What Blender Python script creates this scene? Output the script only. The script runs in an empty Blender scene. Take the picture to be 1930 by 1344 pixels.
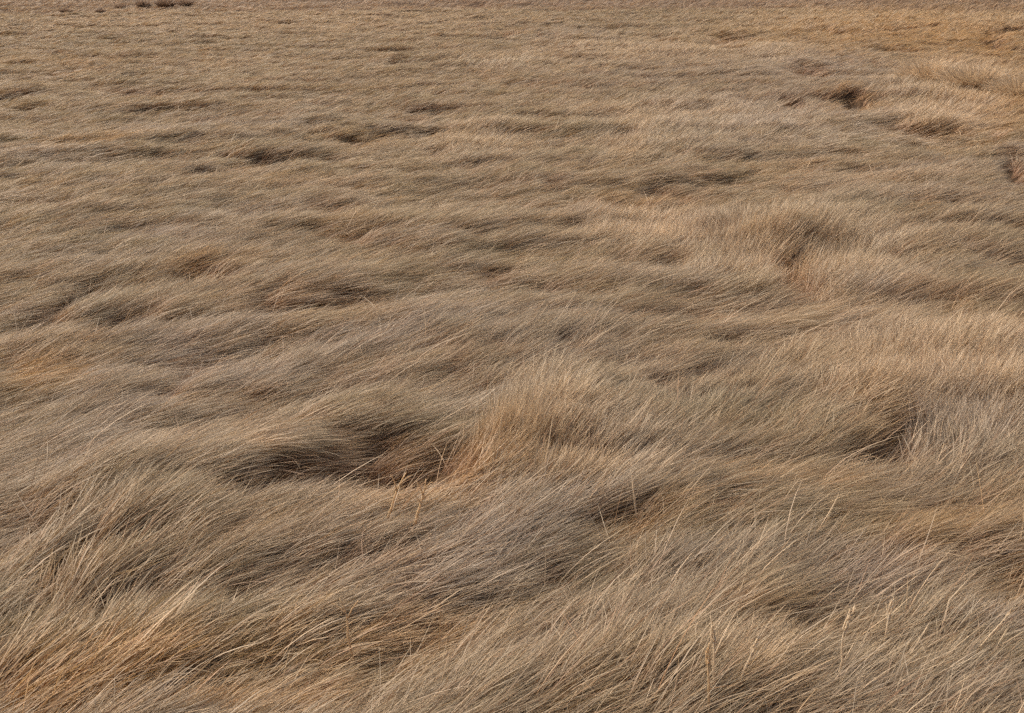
import bpy, math
import numpy as np

# ------------------------------------------------------------------ camera
SC = bpy.context.scene
COL = SC.collection
CAM_H = 2.05
PITCH = math.radians(17.4)            # down from the horizon
LENS = 46.8
cam_d = bpy.data.cameras.new("camera")
cam = bpy.data.objects.new("camera", cam_d)
COL.objects.link(cam)
cam.location = (0, 0, CAM_H)
cam.rotation_euler = (math.pi / 2 - PITCH, 0, 0)
cam_d.lens = LENS
cam_d.sensor_width = 36.0
cam_d.clip_start = 0.05
cam_d.clip_end = 8000
SC.camera = cam

# ------------------------------------------------------------------ world, sun, exposure
SUN_ELEV = math.radians(50)
SUN_AZ = math.radians(298)            # angle from +Y, clockwise: ahead of the camera, to the left
w = bpy.data.worlds.new("World")
SC.world = w
w.use_nodes = True
nt = w.node_tree
bg = nt.nodes["Background"]
sky = nt.nodes.new("ShaderNodeTexSky")
sky.sky_type = 'NISHITA'
sky.sun_disc = False
sky.sun_elevation = SUN_ELEV
sky.sun_rotation = SUN_AZ
sky.air_density = 1.0
sky.dust_density = 9.0
sky.ozone_density = 0.2
nt.links.new(sky.outputs[0], bg.inputs[0])
bg.inputs[1].default_value = 0.15
# (a bright hazy sky: most of the light is soft)
sun_d = bpy.data.lights.new("sun", 'SUN')
sun = bpy.data.objects.new("sun", sun_d)
COL.objects.link(sun)
sun_d.energy = 1.6
sun_d.angle = math.radians(24)
sun_d.color = (1.0, 0.91, 0.79)
sx = math.sin(SUN_AZ) * math.cos(SUN_ELEV)
sy = math.cos(SUN_AZ) * math.cos(SUN_ELEV)
sz = math.sin(SUN_ELEV)
from mathutils import Vector
sun.rotation_euler = Vector((-sx, -sy, -sz)).to_track_quat('-Z', 'Y').to_euler()
SC.view_settings.view_transform = 'Standard'
SC.view_settings.look = 'None'
SC.view_settings.exposure = 0.34
SC.view_settings.gamma = 1.0
SC.cycles.use_denoising = False
SC.cycles.filter_width = 1.45
SC.cycles.max_bounces = 5
SC.cycles.diffuse_bounces = 4
SC.cycles.glossy_bounces = 2
SC.cycles.transmission_bounces = 3
SC.cycles.transparent_max_bounces = 4

rng = np.random.default_rng(11)

# ------------------------------------------------------------------ noise
def _hash(ix, iy, seed):
    h = (ix.astype(np.int64) * 374761393 + iy.astype(np.int64) * 668265263 + seed * 974634777) & 0xFFFFFFFF
    h = ((h ^ (h >> 13)) * 1274126177) & 0xFFFFFFFF
    h = (h ^ (h >> 16)) & 0xFFFFFFFF
    h = (h * 2246822519) & 0xFFFFFFFF
    return ((h ^ (h >> 15)) & 0xFFFFFF) / float(0xFFFFFF)

def vnoise(x, y, seed):
    """smooth gradient noise, about -1..1"""
    ix = np.floor(x); iy = np.floor(y)
    fx = x - ix; fy = y - iy
    ux = fx * fx * fx * (fx * (fx * 6 - 15) + 10)
    uy = fy * fy * fy * (fy * (fy * 6 - 15) + 10)
    def g(dx, dy):
        a = _hash(ix + dx, iy + dy, seed) * (2 * math.pi)
        return np.cos(a) * (fx - dx) + np.sin(a) * (fy - dy)
    a = g(0, 0); b = g(1, 0); c = g(0, 1); d = g(1, 1)
    return (a + (b - a) * ux + (c - a) * uy + (a - b - c + d) * ux * uy) * 1.5

def fbm(x, y, seed, octv=3, gain=0.5):
    s = 0; a = 1.0; t = 0
    for k in range(octv):
        s = s + a * vnoise(x * 2.03 ** k + 17.3 * k, y * 2.03 ** k - 9.1 * k, seed + k)
        t += a; a *= gain
    return s / t * 1.3

# ------------------------------------------------------------------ where things lie on the field
FPX = LENS / 36.0 * 1930.0
CP, SP = math.cos(PITCH), math.sin(PITCH)

def project(x, y, z):
    dz = z - CAM_H
    depth = np.maximum(y * CP - dz * SP, 0.05)
    up = y * SP + dz * CP
    return 965 + FPX * x / depth, 672 - FPX * up / depth

def at(u, v, z=0.0):
    """the spot of the field (height z) that the photograph shows at u, v"""
    a = (u - 965) / FPX; b = (672 - v) / FPX
    dy = CP + b * SP
    dz = -SP + b * CP
    t = (z - CAM_H) / dz
    return a * t, dy * t

# swirls, hollows and patches of the field.  u, v, half width, half height, slope (deg, rising to the right)
HOLLOW = [  # ..., depth
 (745,860,105,26,4,1.1),(600,872,110,30,14,1.0),(450,905,100,24,18,.9),
 (545,552,95,13,2,.8),(345,505,55,13,0,.6),(560,385,45,9,5,.4),(1230,357,62,11,-3,.8),(1110,384,48,11,0,.6),
 (1335,438,38,7,0,.7),(1478,508,30,32,10,1.1),(1215,578,70,11,8,.55),(1884,312,20,22,-50,1.6),
 (1592,187,24,12,5,1.3),(1475,190,22,7,0,.9),(1855,70,26,13,0,.9),(1362,72,28,7,0,.7),(1560,53,50,5,-4,.7),
 (1640,52,50,5,3,.5),(1500,127,34,6,0,.5),(640,260,40,8,8,.8),(792,281,30,9,10,.5),(235,168,55,5,-2,.45),
 (935,60,30,5,5,.6),(50,572,80,16,22,.6),(160,600,70,14,20,.5),(60,1075,90,22,35,.7),(140,1150,90,18,30,.5),
 (370,1105,70,16,20,.5),(1190,903,75,8,8,.15),(1655,800,38,34,0,.6),(1590,842,80,11,3,.6),(1385,1197,62,13,4,1.0),
 (1225,712,75,10,16,.5),(1350,885,90,10,-4,.5),(1690,930,90,11,-8,.4),(1890,1085,60,20,0,.45),
 (882,4,28,5,0,.8),(250,1285,80,13,8,.6),(100,1335,110,12,8,.7),(1085,985,60,13,12,.5),(985,1135,24,9,20,.6),
 (270,690,60,12,25,.45),(30,1150,60,14,20,.6),(740,215,45,8,6,.5),(1000,150,55,6,4,.5),(330,330,120,7,16,.4),
 (1650,1040,120,10,14,.4),(880,500,50,10,5,.4),(1300,330,60,6,0,.3),(1700,240,50,6,-6,.5),(1765,240,40,5,0,.4),
 (1905,50,40,6,5,.7),(1155,250,28,9,20,.5),(1060,310,26,8,20,.5),(470,300,40,7,10,.3),(100,130,35,5,8,.5),
 (160,855,70,9,4,.5),(240,830,30,6,4,.5),(1480,1120,90,10,15,.35),(1900,420,40,8,5,.3),(620,440,50,8,2,.4),
 (80,880,40,7,5,.4),(345,1020,70,12,25,.3),(1180,1210,60,9,10,.5),(700,1180,50,9,20,.3),
]
UPRIGHT = [  # ..., strength
 (1200,425,120,28,-2,1.1),(1390,485,120,46,0,1.0),(1580,480,85,64,0,1.0),(1440,455,50,22,0,.5),(985,835,90,75,30,.9),
 (1110,860,110,55,25,.6),(1750,700,190,70,0,1.2),(1850,760,120,70,0,.7),(1480,440,140,30,0,.5),
 (1180,260,110,28,0,.5),(870,255,90,28,12,.6),(1240,85,200,20,0,.3),(1780,160,110,40,0,.8),(1380,240,180,30,0,.5),
 (1740,215,60,24,0,.7),(930,115,100,12,0,.5),(1360,1260,70,50,0,.45),(1640,1200,90,40,0,.3),(1560,35,200,22,0,.5),
 (1880,40,100,25,0,.4),(1300,190,200,20,0,.4),(740,935,100,22,0,.9),(1640,640,60,24,0,.4),(1100,1220,100,50,0,.15),
 (200,1290,180,30,0,.15),(640,1140,50,40,0,.2),(1450,100,60,20,0,.4),
]
RIDGE = [  # ..., height of a swell of the sward (m)
 (1000,800,150,55,20,.12),(540,800,230,32,12,.06),(870,1030,280,42,14,.055),(200,900,240,24,8,.07),(1320,905,170,24,0,.015),
 (1440,432,100,26,0,.08),(1800,640,160,26,0,.06),(130,500,260,20,4,.07),(600,600,360,18,3,.05),(1650,1010,220,30,5,.05),
 (1130,800,120,40,20,.06),(1640,740,70,30,0,.05),(1860,275,50,18,0,.03),(1585,166,45,12,0,.07),(520,525,120,12,0,.03),
 (150,1010,180,30,25,.06),(1300,1150,220,30,10,.06),(640,240,70,10,5,.03),
]
FLOW = [  # ..., change of heading (deg), change of tilt (deg)
 (1600,930,380,55,-4,-26,-6),(1350,590,260,40,0,-22,-6),(1650,250,260,30,0,-26,-4),(110,1080,260,120,35,24,10),
 (960,820,150,110,30,18,16),(1250,780,200,60,20,8,5),(300,1280,330,60,10,-10,-4),(1550,70,420,50,0,-10,-2),
 (350,840,220,40,5,-18,-4),(600,560,260,40,0,-18,-4),(700,910,150,50,10,-20,-6),(1850,600,160,40,0,-20,-4),
 (1400,1190,200,40,0,-14,-3),(180,560,200,80,30,14,6),(350,40,500,60,0,-8,-4),(1250,350,260,30,0,-20,-4),
 (1720,1060,200,50,10,-8,0),(150,690,220,40,10,-8,-4),(1350,450,60,50,0,50,6),(1780,800,90,40,0,40,4),
 (300,150,500,120,0,-6,-2),
]
ORANGE = [
 (738,940,120,26,5,1.4),(30,680,90,34,8,.9),(350,1255,380,62,12,.85),(60,1290,180,60,10,.9),(80,1120,160,60,30,.35),(1045,912,80,22,15,.9),
 (1760,985,170,34,-6,.8),(1400,885,130,18,-4,.8),(1700,52,290,44,0,.95),(1850,150,140,70,0,.7),(1850,215,120,40,0,.5),
 (150,262,110,7,3,1.0),(360,845,90,16,5,.8),(560,560,130,20,0,.6),(350,495,90,20,10,.6),(1480,500,70,40,0,.5),
 (1160,380,120,22,0,.6),(1700,700,160,60,0,.2),(1150,970,80,24,10,.7),(880,880,160,40,10,.6),(1880,620,80,20,0,.7),
 (1640,780,70,60,0,.5),(1590,185,60,20,0,.7),(640,260,60,12,0,.4),(1160,270,50,24,30,.4),(420,1300,200,40,8,.6),
 (1500,300,120,14,5,.3),(1400,1190,140,30,0,.5),(100,110,200,10,0,.3),(880,300,60,10,0,.3),(1900,1060,80,60,0,.6),
 (1640,560,150,40,0,.25),(1380,1290,60,50,0,.5),
]
COARSE = [
 (180,1270,360,90,12,1.0),(60,1090,200,110,30,.8),(1300,1280,420,60,0,.5),(1750,740,200,80,0,.5),(1400,470,140,50,0,.4),
 (1000,850,160,90,20,.5),(740,948,130,32,0,1.0),(1800,160,140,60,0,.4),(600,1150,300,100,20,.3),(1700,1180,260,80,10,.35),
]
GREY = [
 (1000,2,1100,8,0,.9),
 (280,690,270,85,20,.9),(880,1020,230,60,22,1.0),(1050,62,80,16,0,.7),(1460,220,230,50,0,.8),(1770,770,110,60,0,1.3),
 (900,610,260,34,5,.7),(1550,120,120,40,0,.7),(70,860,160,24,0,.7),(1620,1070,200,34,12,.8),(1840,1150,110,30,0,.9),
 (1730,1300,170,50,0,.6),(1200,520,150,24,0,.4),(1060,395,60,20,0,.9),(330,430,250,30,10,.6),(700,640,200,50,0,.5),
 (380,230,220,28,5,.6),(1600,560,120,40,20,.8),(700,1130,200,60,20,.5),(1300,130,260,30,0,.5),(1700,340,200,40,0,.5),
 (500,1000,160,50,20,.4),(1250,1080,120,50,20,.4),(760,230,60,10,0,.8),(1820,200,60,30,0,.6),(30,290,120,22,0,.6),
 (1900,300,60,30,0,.7),(1330,690,160,30,15,.3),(900,730,160,40,20,.4),(1000,1250,200,60,20,.3),
]
PALE = [
 (620,35,420,26,0,.8),(1200,420,130,28,0,1.2),(1400,470,130,40,0,.8),(980,810,80,70,30,.6),(1100,830,100,60,20,.5),
 (1760,690,210,60,0,1.0),(870,255,110,30,0,.6),(1180,95,260,26,0,.7),(1200,215,120,20,0,.6),(1780,130,90,30,0,.9),
 (1750,220,120,24,0,.8),(560,330,300,20,5,.3),(1600,330,260,30,0,.35),(1450,620,160,40,10,.4),(1700,440,160,60,10,.3),
 (450,1270,180,30,10,.4),(250,800,120,20,0,.4),(1370,1270,80,50,0,.5),(1180,1010,120,24,10,.5),(600,480,100,20,5,.3),
 (130,40,200,16,0,.4),(1640,1230,120,40,0,.3),(500,110,300,20,0,.3),(1250,660,160,40,20,.3),
]

def blobs(table, u, v, col=5):
    s = np.zeros(len(u), np.float32)
    for f in table:
        c, sn = math.cos(math.radians(f[4])), math.sin(math.radians(f[4]))
        du = u - f[0]; dv = f[1] - v
        a = (du * c + dv * sn) / f[2]
        b = (-du * sn + dv * c) / f[3]
        q = a * a + b * b
        m = q < 6
        s[m] += f[col] * np.exp(-q[m] ** 1.25 * 0.8)
    return s

BASE_H = 0.13                          # height of the laid-over canopy, for placing the patches on the ground

def wrap_uv(x, y):
    r = project(x, y, np.full(len(x), BASE_H))
    du = 26 * vnoise(x * 3.1, y * 3.1, 71) ; dv = 10 * vnoise(x * 3.3, y * 3.3, 72)
    du = du + 16 * vnoise(x * 9, y * 9, 73); dv = dv + 9 * vnoise(x * 8, y * 8, 74)
    k = np.clip(6.0 / np.maximum(y, 1.0), 0.15, 1.4)
    return (r[0] + du * k).astype(np.float32), (r[1] + dv * k).astype(np.float32)

WIND = math.radians(24)
CW, SW = math.cos(WIND), math.sin(WIND)

def relief(x, y):
    """lumps of the sward: ground and thatch height, without the hollows"""
    # long low swells lying across the view, each with its steep face towards the near side
    c8, s8 = math.cos(math.radians(7)), math.sin(math.radians(7))
    a = x * c8 + y * s8; b = -x * s8 + y * c8
    a = a + 0.35 * vnoise(x * .9, y * .9, 5); b = b + 0.22 * vnoise(x * .9, y * .9, 6)
    h0 = fbm(a * .75, b * 1.55, 21, 2)
    h = 0.105 * fbm(a * .75, (b + .22 * h0) * 1.55, 21, 2)
    h1 = vnoise(a * 2.0, b * 3.6, 31)
    h = h + 0.030 * vnoise(a * 2.0, (b + .07 * h1) * 3.6, 31) * np.clip(.6 + .8 * vnoise(a * .4, b * .4, 61), 0.1, 1.2)
    h = h + 0.08 * fbm(a * .30, b * .6, 41, 2)
    return h

def pockets(x, y):
    """small gaps between locks of the sward, stretched along the wind"""
    a = x * CW + y * SW; b = -x * SW + y * CW
    a = a + .12 * vnoise(x * 4, y * 4, 53)
    m = vnoise(a * 3.6, b * 9.0, 51); m2 = vnoise(a * 8.0, b * 21.0, 52); m3 = fbm(x * .7, y * .7, 55, 2)
    p = np.clip((m - .38 + .22 * m3) / .22, 0, 1) * .75
    q = np.clip((m2 - .42 + .15 * m3) / .2, 0, 1) * .55
    return np.maximum(p, q)

HOLLOW = [f if (f[1] > 370 or f[0] > 1330) else f[:5] + (f[5] * .62,) for f in HOLLOW]
HOLLOW.append((745, 925, 105, 20, 3, .62))
BANK = [(f[0] - 6, f[1] - 1.9 * f[3], f[2] * 1.05, f[3] * .95, f[4], f[5]) for f in HOLLOW]

def ground_h(x, y, hol, bank):
    k = np.clip(0.7 + y * 0.035, .8, 1.6)
    u, v = wrap_uv(x, y)
    rel = relief(x, y) * np.clip(.62 + (y - 5) * .015, .62, .80) + blobs(RIDGE, u, v) * (y > 1)
    return rel - 0.115 * np.clip(hol, 0, 1.4) * k + .035 * np.clip(bank, 0, 1.2) * k

# ------------------------------------------------------------------ materials
def set_in(node, name, val):
    if name in node.inputs: node.inputs[name].default_value = val

def mat_soil():
    m = bpy.data.materials.new("dark_thatch_soil"); m.use_nodes = True
    n = m.node_tree.nodes; l = m.node_tree.links
    p = n["Principled BSDF"]; set_in(p, "Roughness", 0.95); set_in(p, "Specular IOR Level", 0.1)
    tc = n.new("ShaderNodeTexCoord")
    no = n.new("ShaderNodeTexNoise"); no.inputs["Scale"].default_value = 14; no.inputs["Detail"].default_value = 8
    l.new(tc.outputs["Object"], no.inputs["Vector"])
    cr = n.new("ShaderNodeValToRGB")
    cr.color_ramp.elements[0].position = .3; cr.color_ramp.elements[0].color = (.030, .017, .010, 1)
    cr.color_ramp.elements[1].position = .7; cr.color_ramp.elements[1].color = (.10, .062, .034, 1)
    l.new(no.outputs[0], cr.inputs[0]); l.new(cr.outputs[0], p.inputs["Base Color"])
    bp = n.new("ShaderNodeBump"); bp.inputs["Strength"].default_value = .8; bp.inputs["Distance"].default_value = .02
    l.new(no.outputs[0], bp.inputs["Height"]); l.new(bp.outputs[0], p.inputs["Normal"])
    return m

def mat_blade(name, transl=0.25, gloss=0.10):
    m = bpy.data.materials.new(name); m.use_nodes = True
    n = m.node_tree.nodes; l = m.node_tree.links
    n.clear()
    out = n.new("ShaderNodeOutputMaterial")
    at_ = n.new("ShaderNodeAttribute"); at_.attribute_name = "blade_colour"
    d = n.new("ShaderNodeBsdfDiffuse"); t = n.new("ShaderNodeBsdfTranslucent")
    g = n.new("ShaderNodeBsdfGlossy"); g.inputs["Roughness"].default_value = .55
    g.inputs["Color"].default_value = (.8, .8, .8, 1)
    l.new(at_.outputs["Color"], d.inputs["Color"]); l.new(at_.outputs["Color"], t.inputs["Color"])
    m1 = n.new("ShaderNodeMixShader"); m1.inputs[0].default_value = transl
    l.new(d.outputs[0], m1.inputs[1]); l.new(t.outputs[0], m1.inputs[2])
    m2 = n.new("ShaderNodeMixShader"); m2.inputs[0].default_value = gloss
    l.new(m1.outputs[0], m2.inputs[1]); l.new(g.outputs[0], m2.inputs[2])
    l.new(m2.outputs[0], out.inputs[0])
    return m

SOIL = mat_soil()
BLADE = mat_blade("dry_grass_blade", .38, .05)

# ------------------------------------------------------------------ mesh from arrays
def grid_mesh(name, P, mat):
    ny, nx = P.shape[:2]
    me = bpy.data.meshes.new(name)
    idx = np.arange(ny * nx).reshape(ny, nx)
    q = np.stack([idx[:-1, :-1], idx[:-1, 1:], idx[1:, 1:], idx[1:, :-1]], -1).reshape(-1, 4)
    fill_mesh(me, P.reshape(-1, 3), q)
    me.polygons.foreach_set("use_smooth", np.ones(len(q), bool))
    me.materials.append(mat)
    o = bpy.data.objects.new(name, me); COL.objects.link(o)
    return o

def fill_mesh(me, V, Q, cols=None):
    me.vertices.add(len(V)); me.vertices.foreach_set("co", np.ascontiguousarray(V, np.float32).ravel())
    me.loops.add(Q.size); me.loops.foreach_set("vertex_index", np.ascontiguousarray(Q, np.int32).ravel())
    me.polygons.add(len(Q)); me.polygons.foreach_set("loop_start", np.arange(0, Q.size, 4, dtype=np.int32))
    if cols is not None:
        ca = me.color_attributes.new("blade_colour", 'FLOAT_COLOR', 'POINT')
        ca.data.foreach_set("color", np.ascontiguousarray(cols, np.float32).ravel())
    me.update(calc_edges=False)

def blades_mesh(root, length, width, az, e0, e1, roll, croot, ctip, seg, bend=1.6, curl=None, cmid=0.45, kink=None):
    """ribbons: root (N,3); az heading; elevation runs e0 -> e1 along the blade. returns V, Q, C"""
    N = len(length)
    t = np.linspace(0, 1, seg + 1, dtype=np.float32)
    tm = (t[1:] + t[:-1]) / 2
    el = e1[:, None] + (e0 - e1)[:, None] * (1 - tm[None]) ** bend
    if curl is None: curl = np.zeros(N, np.float32)
    if kink is not None:                     # broken blades: a sudden bend somewhere along the blade
        after = tm[None] > kink[1][:, None]
        el = el + kink[0][:, None] * after
    a = az[:, None] + curl[:, None] * tm[None]
    if kink is not None: a = a + kink[2][:, None] * after
    step = (length / seg)[:, None]
    d = np.stack([np.cos(el) * np.cos(a), np.cos(el) * np.sin(a), np.sin(el)], -1) * step[..., None]
    c = np.concatenate([root[:, None, :], root[:, None, :] + np.cumsum(d, 1)], 1)     # N, seg+1, 3
    side = np.stack([-np.sin(az), np.cos(az), np.zeros_like(az)], -1)
    em = (e0 + e1) / 2
    up = np.stack([-np.sin(em) * np.cos(az), -np.sin(em) * np.sin(az), np.cos(em)], -1)
    wv = side * np.cos(roll)[:, None] + up * np.sin(roll)[:, None]
    prof = (0.75 + 0.5 * t) * (1 - t ** 3) ** 0.8 + 0.10
    off = wv[:, None, :] * (width[:, None] * prof[None] * .5)[..., None]
    V = np.stack([c - off, c + off], 2).reshape(N, -1, 3).astype(np.float32)          # N, 2(seg+1), 3
    k = np.arange(seg) * 2
    q = np.stack([k, k + 1, k + 3, k + 2], -1)
    Q = (q[None] + (np.arange(N) * 2 * (seg + 1))[:, None, None]).reshape(-1, 4).astype(np.int32)
    m = np.clip(t / cmid, 0, 1) ** 1.2
    C = croot[:, None, :] * (1 - m)[None, :, None] + ctip[:, None, :] * m[None, :, None]
    C = np.repeat(C, 2, axis=1)
    C = np.concatenate([C, np.ones(C.shape[:2] + (1,), C.dtype)], -1).astype(np.float32)
    return V.reshape(-1, 3), Q, C.reshape(-1, 4)

# ------------------------------------------------------------------ ground
def axis(lo, hi, fine, n_out, far):
    core = np.arange(lo, hi + fine / 2, fine)
    g = np.geomspace(fine, far, n_out)
    return np.concatenate([lo - g[::-1], core, hi + g])
xs = axis(-16, 16, .12, 50, 4000); ys = axis(.5, 36, .08, 50, 4000)
X, Y = np.meshgrid(xs, ys)
xf, yf = X.ravel(), Y.ravel()
U, Vv = wrap_uv(xf, yf)
hol = blobs(HOLLOW, U, Vv) * (yf > 1.0)
fade = np.clip((140 - np.hypot(xf, yf)) / 60, 0, 1)
Z = ground_h(xf, yf, hol, blobs(BANK, U, Vv) * (yf > 1.0)) * fade
ground = grid_mesh("ground", np.stack([xf, yf, Z], -1).reshape(X.shape + (3,)), SOIL)
ground["kind"] = "structure"

# ------------------------------------------------------------------ palette (linear reflectance)
C_OLIVE = np.array([.300, .246, .148]); C_TAN = np.array([.400, .302, .186])
C_GREYV = np.array([.370, .308, .235]); C_PALE = np.array([.560, .425, .275])
C_ORNG = np.array([.450, .280, .115]); R_BROWN = np.array([.260, .125, .052]); R_ORNG = np.array([.360, .185, .065])

def mix(a, b, k):
    k = np.clip(k, 0, 1)[:, None]
    return a * (1 - k) + b * k

# ------------------------------------------------------------------ the grass sward
def nr0(x, y):
    return np.clip(1.3 - np.hypot(x, y) / 32, .3, 1)

def sward(r0, r1, n, seg, seed):
    g = np.random.default_rng(seed)
    # roots: even in angle, density thinning with distance while the blades are drawn wider
    r = r0 + (r1 - r0) * g.random(n)
    half = math.radians(25)
    th = (g.random(n) * 2 - 1) * half
    x = r * np.sin(th) + (g.random(n) * 2 - 1) * 0.7
    y = r * np.cos(th)
    # gather the roots into small tussocks / locks
    cell = np.clip(0.035 + 0.004 * r, .04, .16)
    cx = np.floor(x / cell); cy = np.floor(y / cell)
    s = np.round(np.log2(cell / .04) * 4).astype(int)
    jx = (cx + .5 + .7 * (_hash(cx, cy + s * 77, 3) - .5)) * cell
    jy = (cy + .5 + .7 * (_hash(cx, cy + s * 77, 4) - .5)) * cell
    h5 = _hash(cx, cy + s * 77, 5); h6 = _hash(cx, cy + s * 77, 6); h7 = _hash(cx, cy + s * 77, 8)
    pull = .35
    x = x + (jx - x) * pull; y = y + (jy - y) * pull
    u, v = wrap_uv(x, y)
    hol = blobs(HOLLOW, u, v)
    keep = g.random(n) > np.clip(hol, 0, 1) * .62
    x, y, r, u, v, hol, h5, h6, h7 = [q[keep] for q in (x, y, r, u, v, hol, h5, h6, h7)]
    n = len(x)
    upr = np.clip(blobs(UPRIGHT, u, v), 0, 1)
    dA = blobs(FLOW, u, v, 5); dE = blobs(FLOW, u, v, 6)
    org = blobs(ORANGE, u, v); gry = blobs(GREY, u, v); pal = blobs(PALE, u, v)
    pk = pockets(x, y)
    pk = pk * (.35 + .65 * np.clip(blobs(COARSE, u, v) + np.clip((8.5 - y) / 4, 0, .9), 0, 1)) + .25 * pk * (y > 14)
    keep = g.random(n) > pk * .8
    x, y, r, u, v, hol, h5, h6, h7, upr, dA, dE, org, gry, pal, pk = [q[keep] for q in (x, y, r, u, v, hol, h5, h6, h7, upr, dA, dE, org, gry, pal, pk)]
    n = len(x)
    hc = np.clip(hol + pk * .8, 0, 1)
    # patches differ blade by blade, with ragged outlines
    rag = 1 + .9 * vnoise(x * 3.5, y * 3.5, 81) + .6 * vnoise(x * 9, y * 12, 82)
    org = org * np.clip(rag, .1, 1.8) * (1 + 1.1 * nr0(x, y) * (g.random(n) - .5))
    gry = gry * np.clip(2 - rag, .2, 1.8) * (1 + 1.1 * nr0(x, y) * (g.random(n) - .5))
    pal = pal * np.clip(.4 + .6 * rag, .2, 1.6) * (1 + .8 * nr0(x, y) * (g.random(n) - .5))
    z = ground_h(x, y, hol, blobs(BANK, u, v)) - .01
    crs = np.clip(blobs(COARSE, u, v), 0, 1)
    rr = np.hypot(x, y)
    nr = np.clip(1.25 - rr / 32, .35, 1)          # far away only the average of many blades is drawn
    # heading: gusts at several scales
    n1 = fbm(x * .55, y * .55, 101, 2); n2 = vnoise(x * 2.3, y * 2.3, 103); n3 = vnoise(x * 6.5, y * 6.5, 104)
    az = np.degrees(WIND) + np.clip((8 - y) * 2.2, -6, 10) + 21 * n1 + 12 * n2 + 8 * n3 + (11 + 20 * crs) * (h5 - .5) * nr + dA
    az = az + g.normal(0, 9, n) * nr + upr * (g.normal(0, 40, n) + 40 * n2)
    # a few strays
    st = g.random(n) < .03
    az = az + st * g.normal(0, 35, n)
    a_ = x * CW + y * SW; b_ = -x * SW + y * CW
    t1 = fbm(a_ * 1.5, b_ * 3.0, 111, 2); t2 = vnoise(a_ * 5, b_ * 11, 113)
    e1 = 2 + 9 * t1 + 6 * t2 + (8 + 18 * crs) * (h6 - .5) * nr + dE * 1.0 + upr * 50 - 6 * hc + g.normal(0, 1, n) * (3.2 + 5 * crs) + st * g.normal(10, 14, n)
    e0 = 50 + 10 * t1 + 8 * t2 + upr * 22 - 22 * hc + g.normal(0, 8, n)
    L = (.27 + .06 * fbm(x * .8, y * .8, 121, 2) + .05 * vnoise(x * 4, y * 4, 122)) * (1 - .30 * hc) * (1 - .25 * upr)
    L = L * (.75 + .5 * g.random(n)) * (1 + .1 * (h7 - .5))
    big = g.random(n) < .005 * np.clip((9 - rr) / 4, 0, 1)       # long stout stems lying over the rest
    L = L * (1 + .35 * big); e1 = e1 + 9 * big
    wd = (1 + .6 * big) * np.maximum(.0018, .00030 * rr) * (.7 + .6 * g.random(n)) * (1 + .75 * crs * (rr < 9))
    # colours
    c1 = fbm(x * .9, y * 1.6, 131, 3); c2 = fbm(x * 1.3 + 40, y * 2.2, 141, 3); c3 = fbm(x * 1.1, y * 1.1 + 70, 151, 3)
    tip = mix(np.tile(C_OLIVE, (n, 1)), C_TAN, .42 + .55 * c1 + .25 * (h7 - .5))
    tip = mix(tip, C_GREYV, .16 + .5 * c2 + .75 * gry)
    tip = mix(tip, C_ORNG, .02 + .35 * np.clip(c3 - .2, 0, 1) + .72 * org * (1 - .4 * gry.clip(0, 1)))
    tip = mix(tip, C_PALE, .02 + .55 * pal + .25 * upr)
    tip = mix(tip, C_PALE, big * .5)
    tip = mix(tip, R_BROWN * 1.5 * (1 - .95 * org.clip(0, 1))[:, None] + C_ORNG * (1.0 * org.clip(0, 1))[:, None], hc * .75)        # inner stems, mixed towards brown in hollows and gaps
    # single bleached or rusty blades
    k = g.random(n)
    tip = mix(tip, C_PALE * 1.08, (k < .06) * .6 * nr)
    tip = mix(tip, C_ORNG * .8, ((k > .09) & (k < .14)) * .6 * nr)
    tip = mix(tip, R_BROWN * 1.3, ((k > .14) & (k < .20)) * .6 * nr)
    tip = tip * (1 + .5 * nr * (g.random(n) - .5))[:, None] * (.93 + .14 * h6)[:, None]
    rootc = mix(np.tile(R_BROWN, (n, 1)), R_ORNG, .22 + .5 * org + .3 * c3)
    rootc = rootc * (.8 + .4 * g.random(n))[:, None]
    roll = g.normal(0, .7, n)
    root = np.stack([x, y, z], -1)
    R = np.radians
    kp = g.random(n) < (.05 + .30 * np.maximum(upr, crs * .5)) * (rr < 16)
    kink = (R(g.normal(-25, 30, n) * kp), .3 + .55 * g.random(n), R(g.normal(0, 45, n) * kp))
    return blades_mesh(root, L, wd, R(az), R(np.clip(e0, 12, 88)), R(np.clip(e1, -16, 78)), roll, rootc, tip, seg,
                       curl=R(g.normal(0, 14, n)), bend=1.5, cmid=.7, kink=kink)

DENS = 1.18
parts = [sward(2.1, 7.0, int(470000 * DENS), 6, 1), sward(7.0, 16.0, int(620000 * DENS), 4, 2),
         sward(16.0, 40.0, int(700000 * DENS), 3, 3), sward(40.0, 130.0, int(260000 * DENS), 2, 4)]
off = 0; Qs = []
for V_, Q_, C_ in parts:
    Qs.append(Q_ + off); off += len(V_)
me = bpy.data.meshes.new("grass")
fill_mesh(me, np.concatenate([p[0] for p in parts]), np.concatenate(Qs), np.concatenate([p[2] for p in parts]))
me.materials.append(BLADE)
grass = bpy.data.objects.new("grass", me); COL.objects.link(grass)
grass["kind"] = "stuff"
grass["label"] = "long dry grass laid over in swirls by the wind across the whole field"
grass["category"] = "grass"
del parts, Qs

# ------------------------------------------------------------------ single plants
def mesh_obj(name, V, F, mat, parent=None, cols=None, smooth=True):
    me = bpy.data.meshes.new(name)
    if cols is None:
        me.from_pydata([tuple(map(float, p)) for p in V], [], [tuple(int(i) for i in f) for f in F])
    else:
        fill_mesh(me, V, F, cols)
    if smooth: me.polygons.foreach_set("use_smooth", np.ones(len(me.polygons), bool))
    me.materials.append(mat)
    o = bpy.data.objects.new(name, me); COL.objects.link(o)
    if parent is not None: o.parent = parent
    return o

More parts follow.
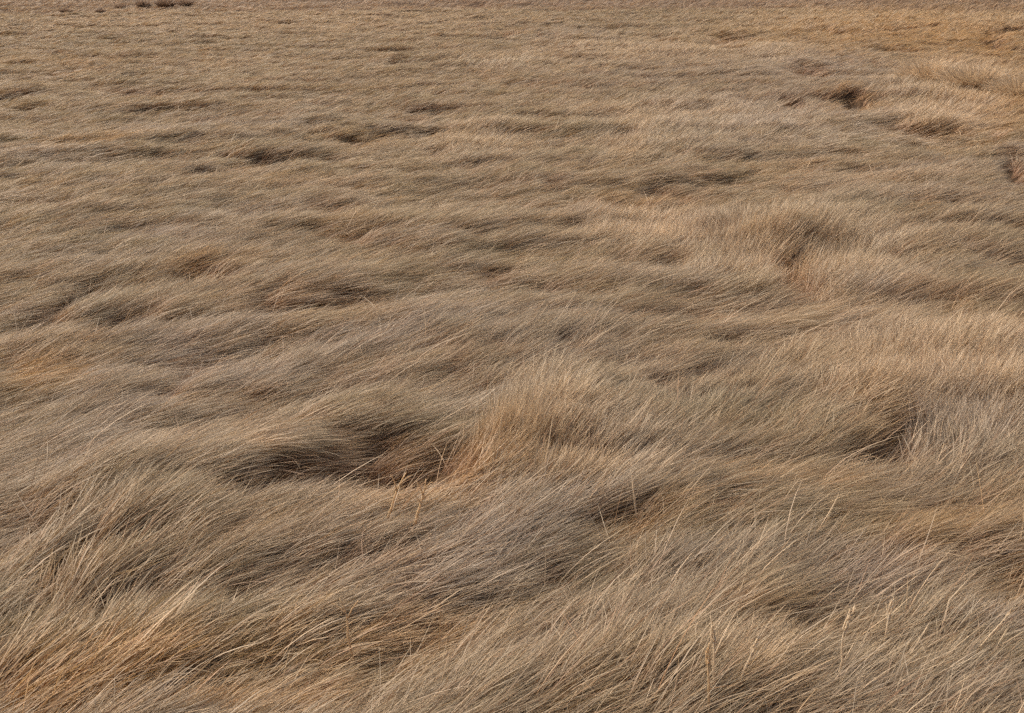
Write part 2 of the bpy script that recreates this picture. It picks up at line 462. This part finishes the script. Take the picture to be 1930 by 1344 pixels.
def thing(name, label, cat, loc, group=None):
    o = bpy.data.objects.new(name, None); COL.objects.link(o)
    o.empty_display_size = .05
    o.location = loc; o["label"] = label; o["category"] = cat
    if group: o["group"] = group
    return o

def mat_straw(name, c0, c1):
    m = bpy.data.materials.new(name); m.use_nodes = True
    n = m.node_tree.nodes; l = m.node_tree.links
    n.clear()
    out = n.new("ShaderNodeOutputMaterial")
    tc = n.new("ShaderNodeTexCoord"); mp = n.new("ShaderNodeMapping"); mp.inputs["Scale"].default_value = (300, 300, 40)
    no = n.new("ShaderNodeTexNoise"); no.inputs["Scale"].default_value = 1.0
    cr = n.new("ShaderNodeValToRGB")
    cr.color_ramp.elements[0].position = .35; cr.color_ramp.elements[0].color = c0 + (1,)
    cr.color_ramp.elements[1].position = .65; cr.color_ramp.elements[1].color = c1 + (1,)
    l.new(tc.outputs["Object"], mp.inputs[0]); l.new(mp.outputs[0], no.inputs["Vector"]); l.new(no.outputs[0], cr.inputs[0])
    d = n.new("ShaderNodeBsdfDiffuse"); t = n.new("ShaderNodeBsdfTranslucent"); mx = n.new("ShaderNodeMixShader")
    mx.inputs[0].default_value = .45
    l.new(cr.outputs[0], d.inputs[0]); l.new(cr.outputs[0], t.inputs[0])
    l.new(d.outputs[0], mx.inputs[1]); l.new(t.outputs[0], mx.inputs[2]); l.new(mx.outputs[0], out.inputs[0])
    return m
STRAW = mat_straw("pale_straw", (.68, .54, .37), (.86, .74, .56))
STRAW2 = mat_straw("golden_straw", (.62, .45, .26), (.80, .62, .40))

def tube(P, rad, V, F, n=6):
    """append a tapering tube along the points P (local)"""
    P = [np.array(p, float) for p in P]; b = len(V)
    for i, p in enumerate(P):
        d = P[min(i + 1, len(P) - 1)] - P[max(i - 1, 0)]; d = d / (np.linalg.norm(d) + 1e-9)
        s_ = np.cross(d, (0.13, 1, 0.05)); s_ /= np.linalg.norm(s_); t_ = np.cross(d, s_)
        for k in range(n):
            a = 2 * math.pi * k / n
            V.append(p + rad[i] * (math.cos(a) * s_ + math.sin(a) * t_))
    for i in range(len(P) - 1):
        for k in range(n):
            F.append((b + i * n + k, b + i * n + (k + 1) % n, b + (i + 1) * n + (k + 1) % n, b + (i + 1) * n + k))
    F.append(tuple(b + k for k in range(n))[::-1]); F.append(tuple(b + (len(P) - 1) * n + k for k in range(n)))

def bez(p0, p1, bow, n=9):
    p0 = np.array(p0, float); p1 = np.array(p1, float); bow = np.array(bow, float)
    return [p0 + (p1 - p0) * t + bow * (4 * t * (1 - t)) for t in np.linspace(0, 1, n)]

def sward_z(x, y):
    x = np.array([float(x)]); y = np.array([float(y)])
    u, v = wrap_uv(x, y)
    return float(ground_h(x, y, blobs(HOLLOW, u, v), blobs(BANK, u, v))[0])

def spot(u, v, up):
    z = .1
    for k in range(12):
        x, y = at(u, v, z); z = .5 * z + .5 * (sward_z(x, y) + up)
    return x, y, z

def lean_pts(ub, vb, ut, vt):
    """base on the sward, tip at its real height above the same spot"""
    x, y, z0 = spot(ub, vb, .15)
    y2 = y + .02
    up = (672 - vt) / FPX                       # height of the tip at distance y2
    z = CAM_H + y2 * (up * CP - SP) / (CP + up * SP)
    dep = y2 * CP - (z - CAM_H) * SP
    return np.array([x, y, z0]), np.array([(ut - 965) / FPX * dep, y2, z])

def stalk(name, cat, label, ub, vb, ut, vt, heads, mat, group=None, bow=.0, r0=.0016, branches=(), sink=.16):
    b, t = lean_pts(ub, vb, ut, vt)
    o = thing(name, label, cat, b)
    if group: o["group"] = group
    t = t - b
    ax = t / np.linalg.norm(t); H = np.linalg.norm(t)
    sd = np.array([ax[2], 0, -ax[0]])
    P = [-ax * sink] + bez((0, 0, 0), t, sd * bow * H)
    V, F = [], []
    r0 = r0 * 1.4
    tube(P, list(np.linspace(r0 * 1.25, r0 * .45, len(P))), V, F)
    mesh_obj("stem", V, F, mat, o)
    g = np.random.default_rng(int(ub * 7 + vb))
    for (a0, a1, wd_) in heads:
        wd_ = wd_ * 1.4                  # narrow spikes of overlapping husks
        V, F = [], []
        m_ = max(5, int((a1 - a0) * H / .006))
        for i in range(m_):
            q = a0 + (a1 - a0) * i / m_
            c = t * q + sd * bow * H * 4 * q * (1 - q)
            ph = i * 2.4
            s2 = sd * math.cos(ph) + np.array([0, 1, 0]) * math.sin(ph)
            ln = wd_ * (3.2 + g.random()) * (1 - .35 * i / m_)
            tube([c, c + ax * ln * .4 + s2 * wd_ * .55, c + ax * ln + s2 * wd_ * (.5 + .5 * g.random())],
                 [wd_ * .14, wd_ * .34, wd_ * .04], V, F, 5)
        mesh_obj("seed_head", V, F, mat, o)
    for (q, ang, ln) in branches:
        V, F = [], []
        c = t * q + sd * bow * H * 4 * q * (1 - q)
        d = ax * math.cos(math.radians(ang)) + sd * math.sin(math.radians(ang)) + np.array([0, (g.random() - .5) * .7, 0])
        d = d / np.linalg.norm(d) * ln * H
        tube(bez(c, c + d, ax * ln * H * .08, 6), list(np.linspace(r0 * .8, r0 * .35, 6)), V, F)
        mesh_obj("branch", V, F, mat, o)
    return o

SG = "seed stalks standing above the grass at lower right"
stalk("seed_stalk", "seed stalk", "tallest pale seed stalk with a narrow spiky head, upright at lower right", 1345, 1262, 1339, 1160,
      [(.42, .78, .0062)], STRAW, SG, .03, .0022)
stalk("seed_stalk", "seed stalk", "short golden seed stalk close beside the left of the tallest one", 1336, 1285, 1336, 1212,
      [(.30, .80, .0060)], STRAW2, SG, -.02, .0020)
stalk("seed_stalk", "seed stalk", "bright pale seed spike leaning right, right of the tallest stalk", 1404, 1260, 1431, 1194,
      [(.30, .92, .0048)], STRAW, SG, .02, .0022)
stalk("seed_stalk", "seed stalk", "long bent greyish seed stalk leaning right with a feathery head", 1588, 1244, 1613, 1146,
      [(.45, .95, .0062)], STRAW, SG, -.10, .0020)
stalk("seed_stalk", "seed stalk", "small upright double headed seed stalk right of the long bent one", 1673, 1176, 1681, 1130,
      [(.1, .9, .0055)], STRAW, SG, 0, .0018, [(.05, -14, .8)])
stalk("seed_stalk", "seed stalk", "thin seed stalk leaning far right near the right edge", 1872, 1190, 1910, 1144,
      [(.5, .95, .0042)], STRAW, SG, .03, .0016)
FG = "forked dead stems standing in the orange hollow"
stalk("forked_stem", "dead stem", "forked pale dead stem on the left of the orange hollow", 738, 958, 766, 890, [], STRAW2, FG, -.04, .0028,
      [(.45, -38, .5), (.62, 24, .40)])
stalk("forked_stem", "dead stem", "many branched pale dead stem on the right of the orange hollow", 788, 964, 803, 903, [], STRAW2, FG, .03, .0028,
      [(.35, 38, .6), (.5, -34, .5), (.7, 30, .35), (.25, -50, .4)])
stalk("dead_stem", "dead stem", "single thin pale stem upright beside the dark gap right of centre", 1193, 918, 1189, 884, [], STRAW, None, .02, .0018)
stalk("forked_stem", "dead stem", "loosely forked thin dead stem in the near grass left of centre", 655, 1196, 640, 1128, [], STRAW2, None, .08, .0022,
      [(.4, 42, .6), (.55, -40, .45)])

# upright tussocks at upper right, and the dark clumps on the far edge
def tussock(name, label, cat, group, u, v, rad, hgt, n, c_root, c_tip, seed, wd, spread=55):
    g = np.random.default_rng(seed)
    x, y, z0 = spot(u, v, .10)
    z0 -= .03
    rr = rad * np.sqrt(g.random(n)) * .45; ph = g.random(n) * 2 * math.pi
    root = np.stack([rr * np.cos(ph), rr * np.sin(ph), np.full(n, -.03)], -1)
    out = rr / (rad * .45)
    az = ph + g.normal(0, .5, n)
    e0 = np.radians(np.clip(88 - 25 * out + g.normal(0, 6, n), 30, 90)); e1 = np.radians(np.clip(80 - spread * out * 1.5 + g.normal(0, 14, n), -30, 88))
    L = hgt * (.45 + .8 * g.random(n))
    k = (.75 + .5 * g.random(n))[:, None]
    V, Q, C = blades_mesh(root, L, wd * (.6 + .8 * g.random(n)), az, e0, e1, g.normal(0, .8, n), c_root[None] * k, c_tip[None] * k, 4,
                          curl=g.normal(0, .25, n), bend=1.3, cmid=.45)
    o = mesh_obj(name, V, Q, BLADE, None, C, False)
    o.location = (x, y, z0); o["label"] = label; o["category"] = cat; o["group"] = group
    return o
TG = "upright golden tussocks at upper right"
TP = C_PALE * .9 + C_ORNG * .12
tussock("grass_tussock", "pale upright tussock, leftmost of the three at upper right", "tussock", TG, 1752, 154, .62, .40, 1700, R_ORNG * 1.3, TP, 5, .007)
tussock("grass_tussock", "largest rounded golden tussock, middle of the three at upper right", "tussock", TG, 1838, 166, .66, .42, 1900, R_ORNG * 1.3, TP * .95, 6, .007)
tussock("grass_tussock", "golden tussock cut by the right edge of the picture", "tussock", TG, 1922, 182, .55, .36, 1500, R_ORNG * 1.3, TP * .9, 7, .007)
DG = "dark brown clumps along the far edge at upper left"
DB = np.array([.26, .175, .115])
for i, (u, v, rd, h, lb) in enumerate([
        (312, 10, .50, .30, "largest dark brown clump on the far edge at upper left"),
        (270, 10, .34, .20, "small dark brown clump just left of the largest one"),
        (350, 9, .34, .24, "small dark brown clump just right of the largest one"),
        (228, 12, .36, .13, "low dark brown clump, third from the left on the far edge"),
        (190, 19, .24, .12, "low dark brown clump, second from the left on the far edge"),
        (125, 20, .34, .12, "flat dark brown clump, leftmost on the far edge")]):
    tussock("sedge_clump", lb, "sedge clump", DG, u, v, rd, h, 420, R_BROWN * .8, DB, 20 + i, .014, 60)
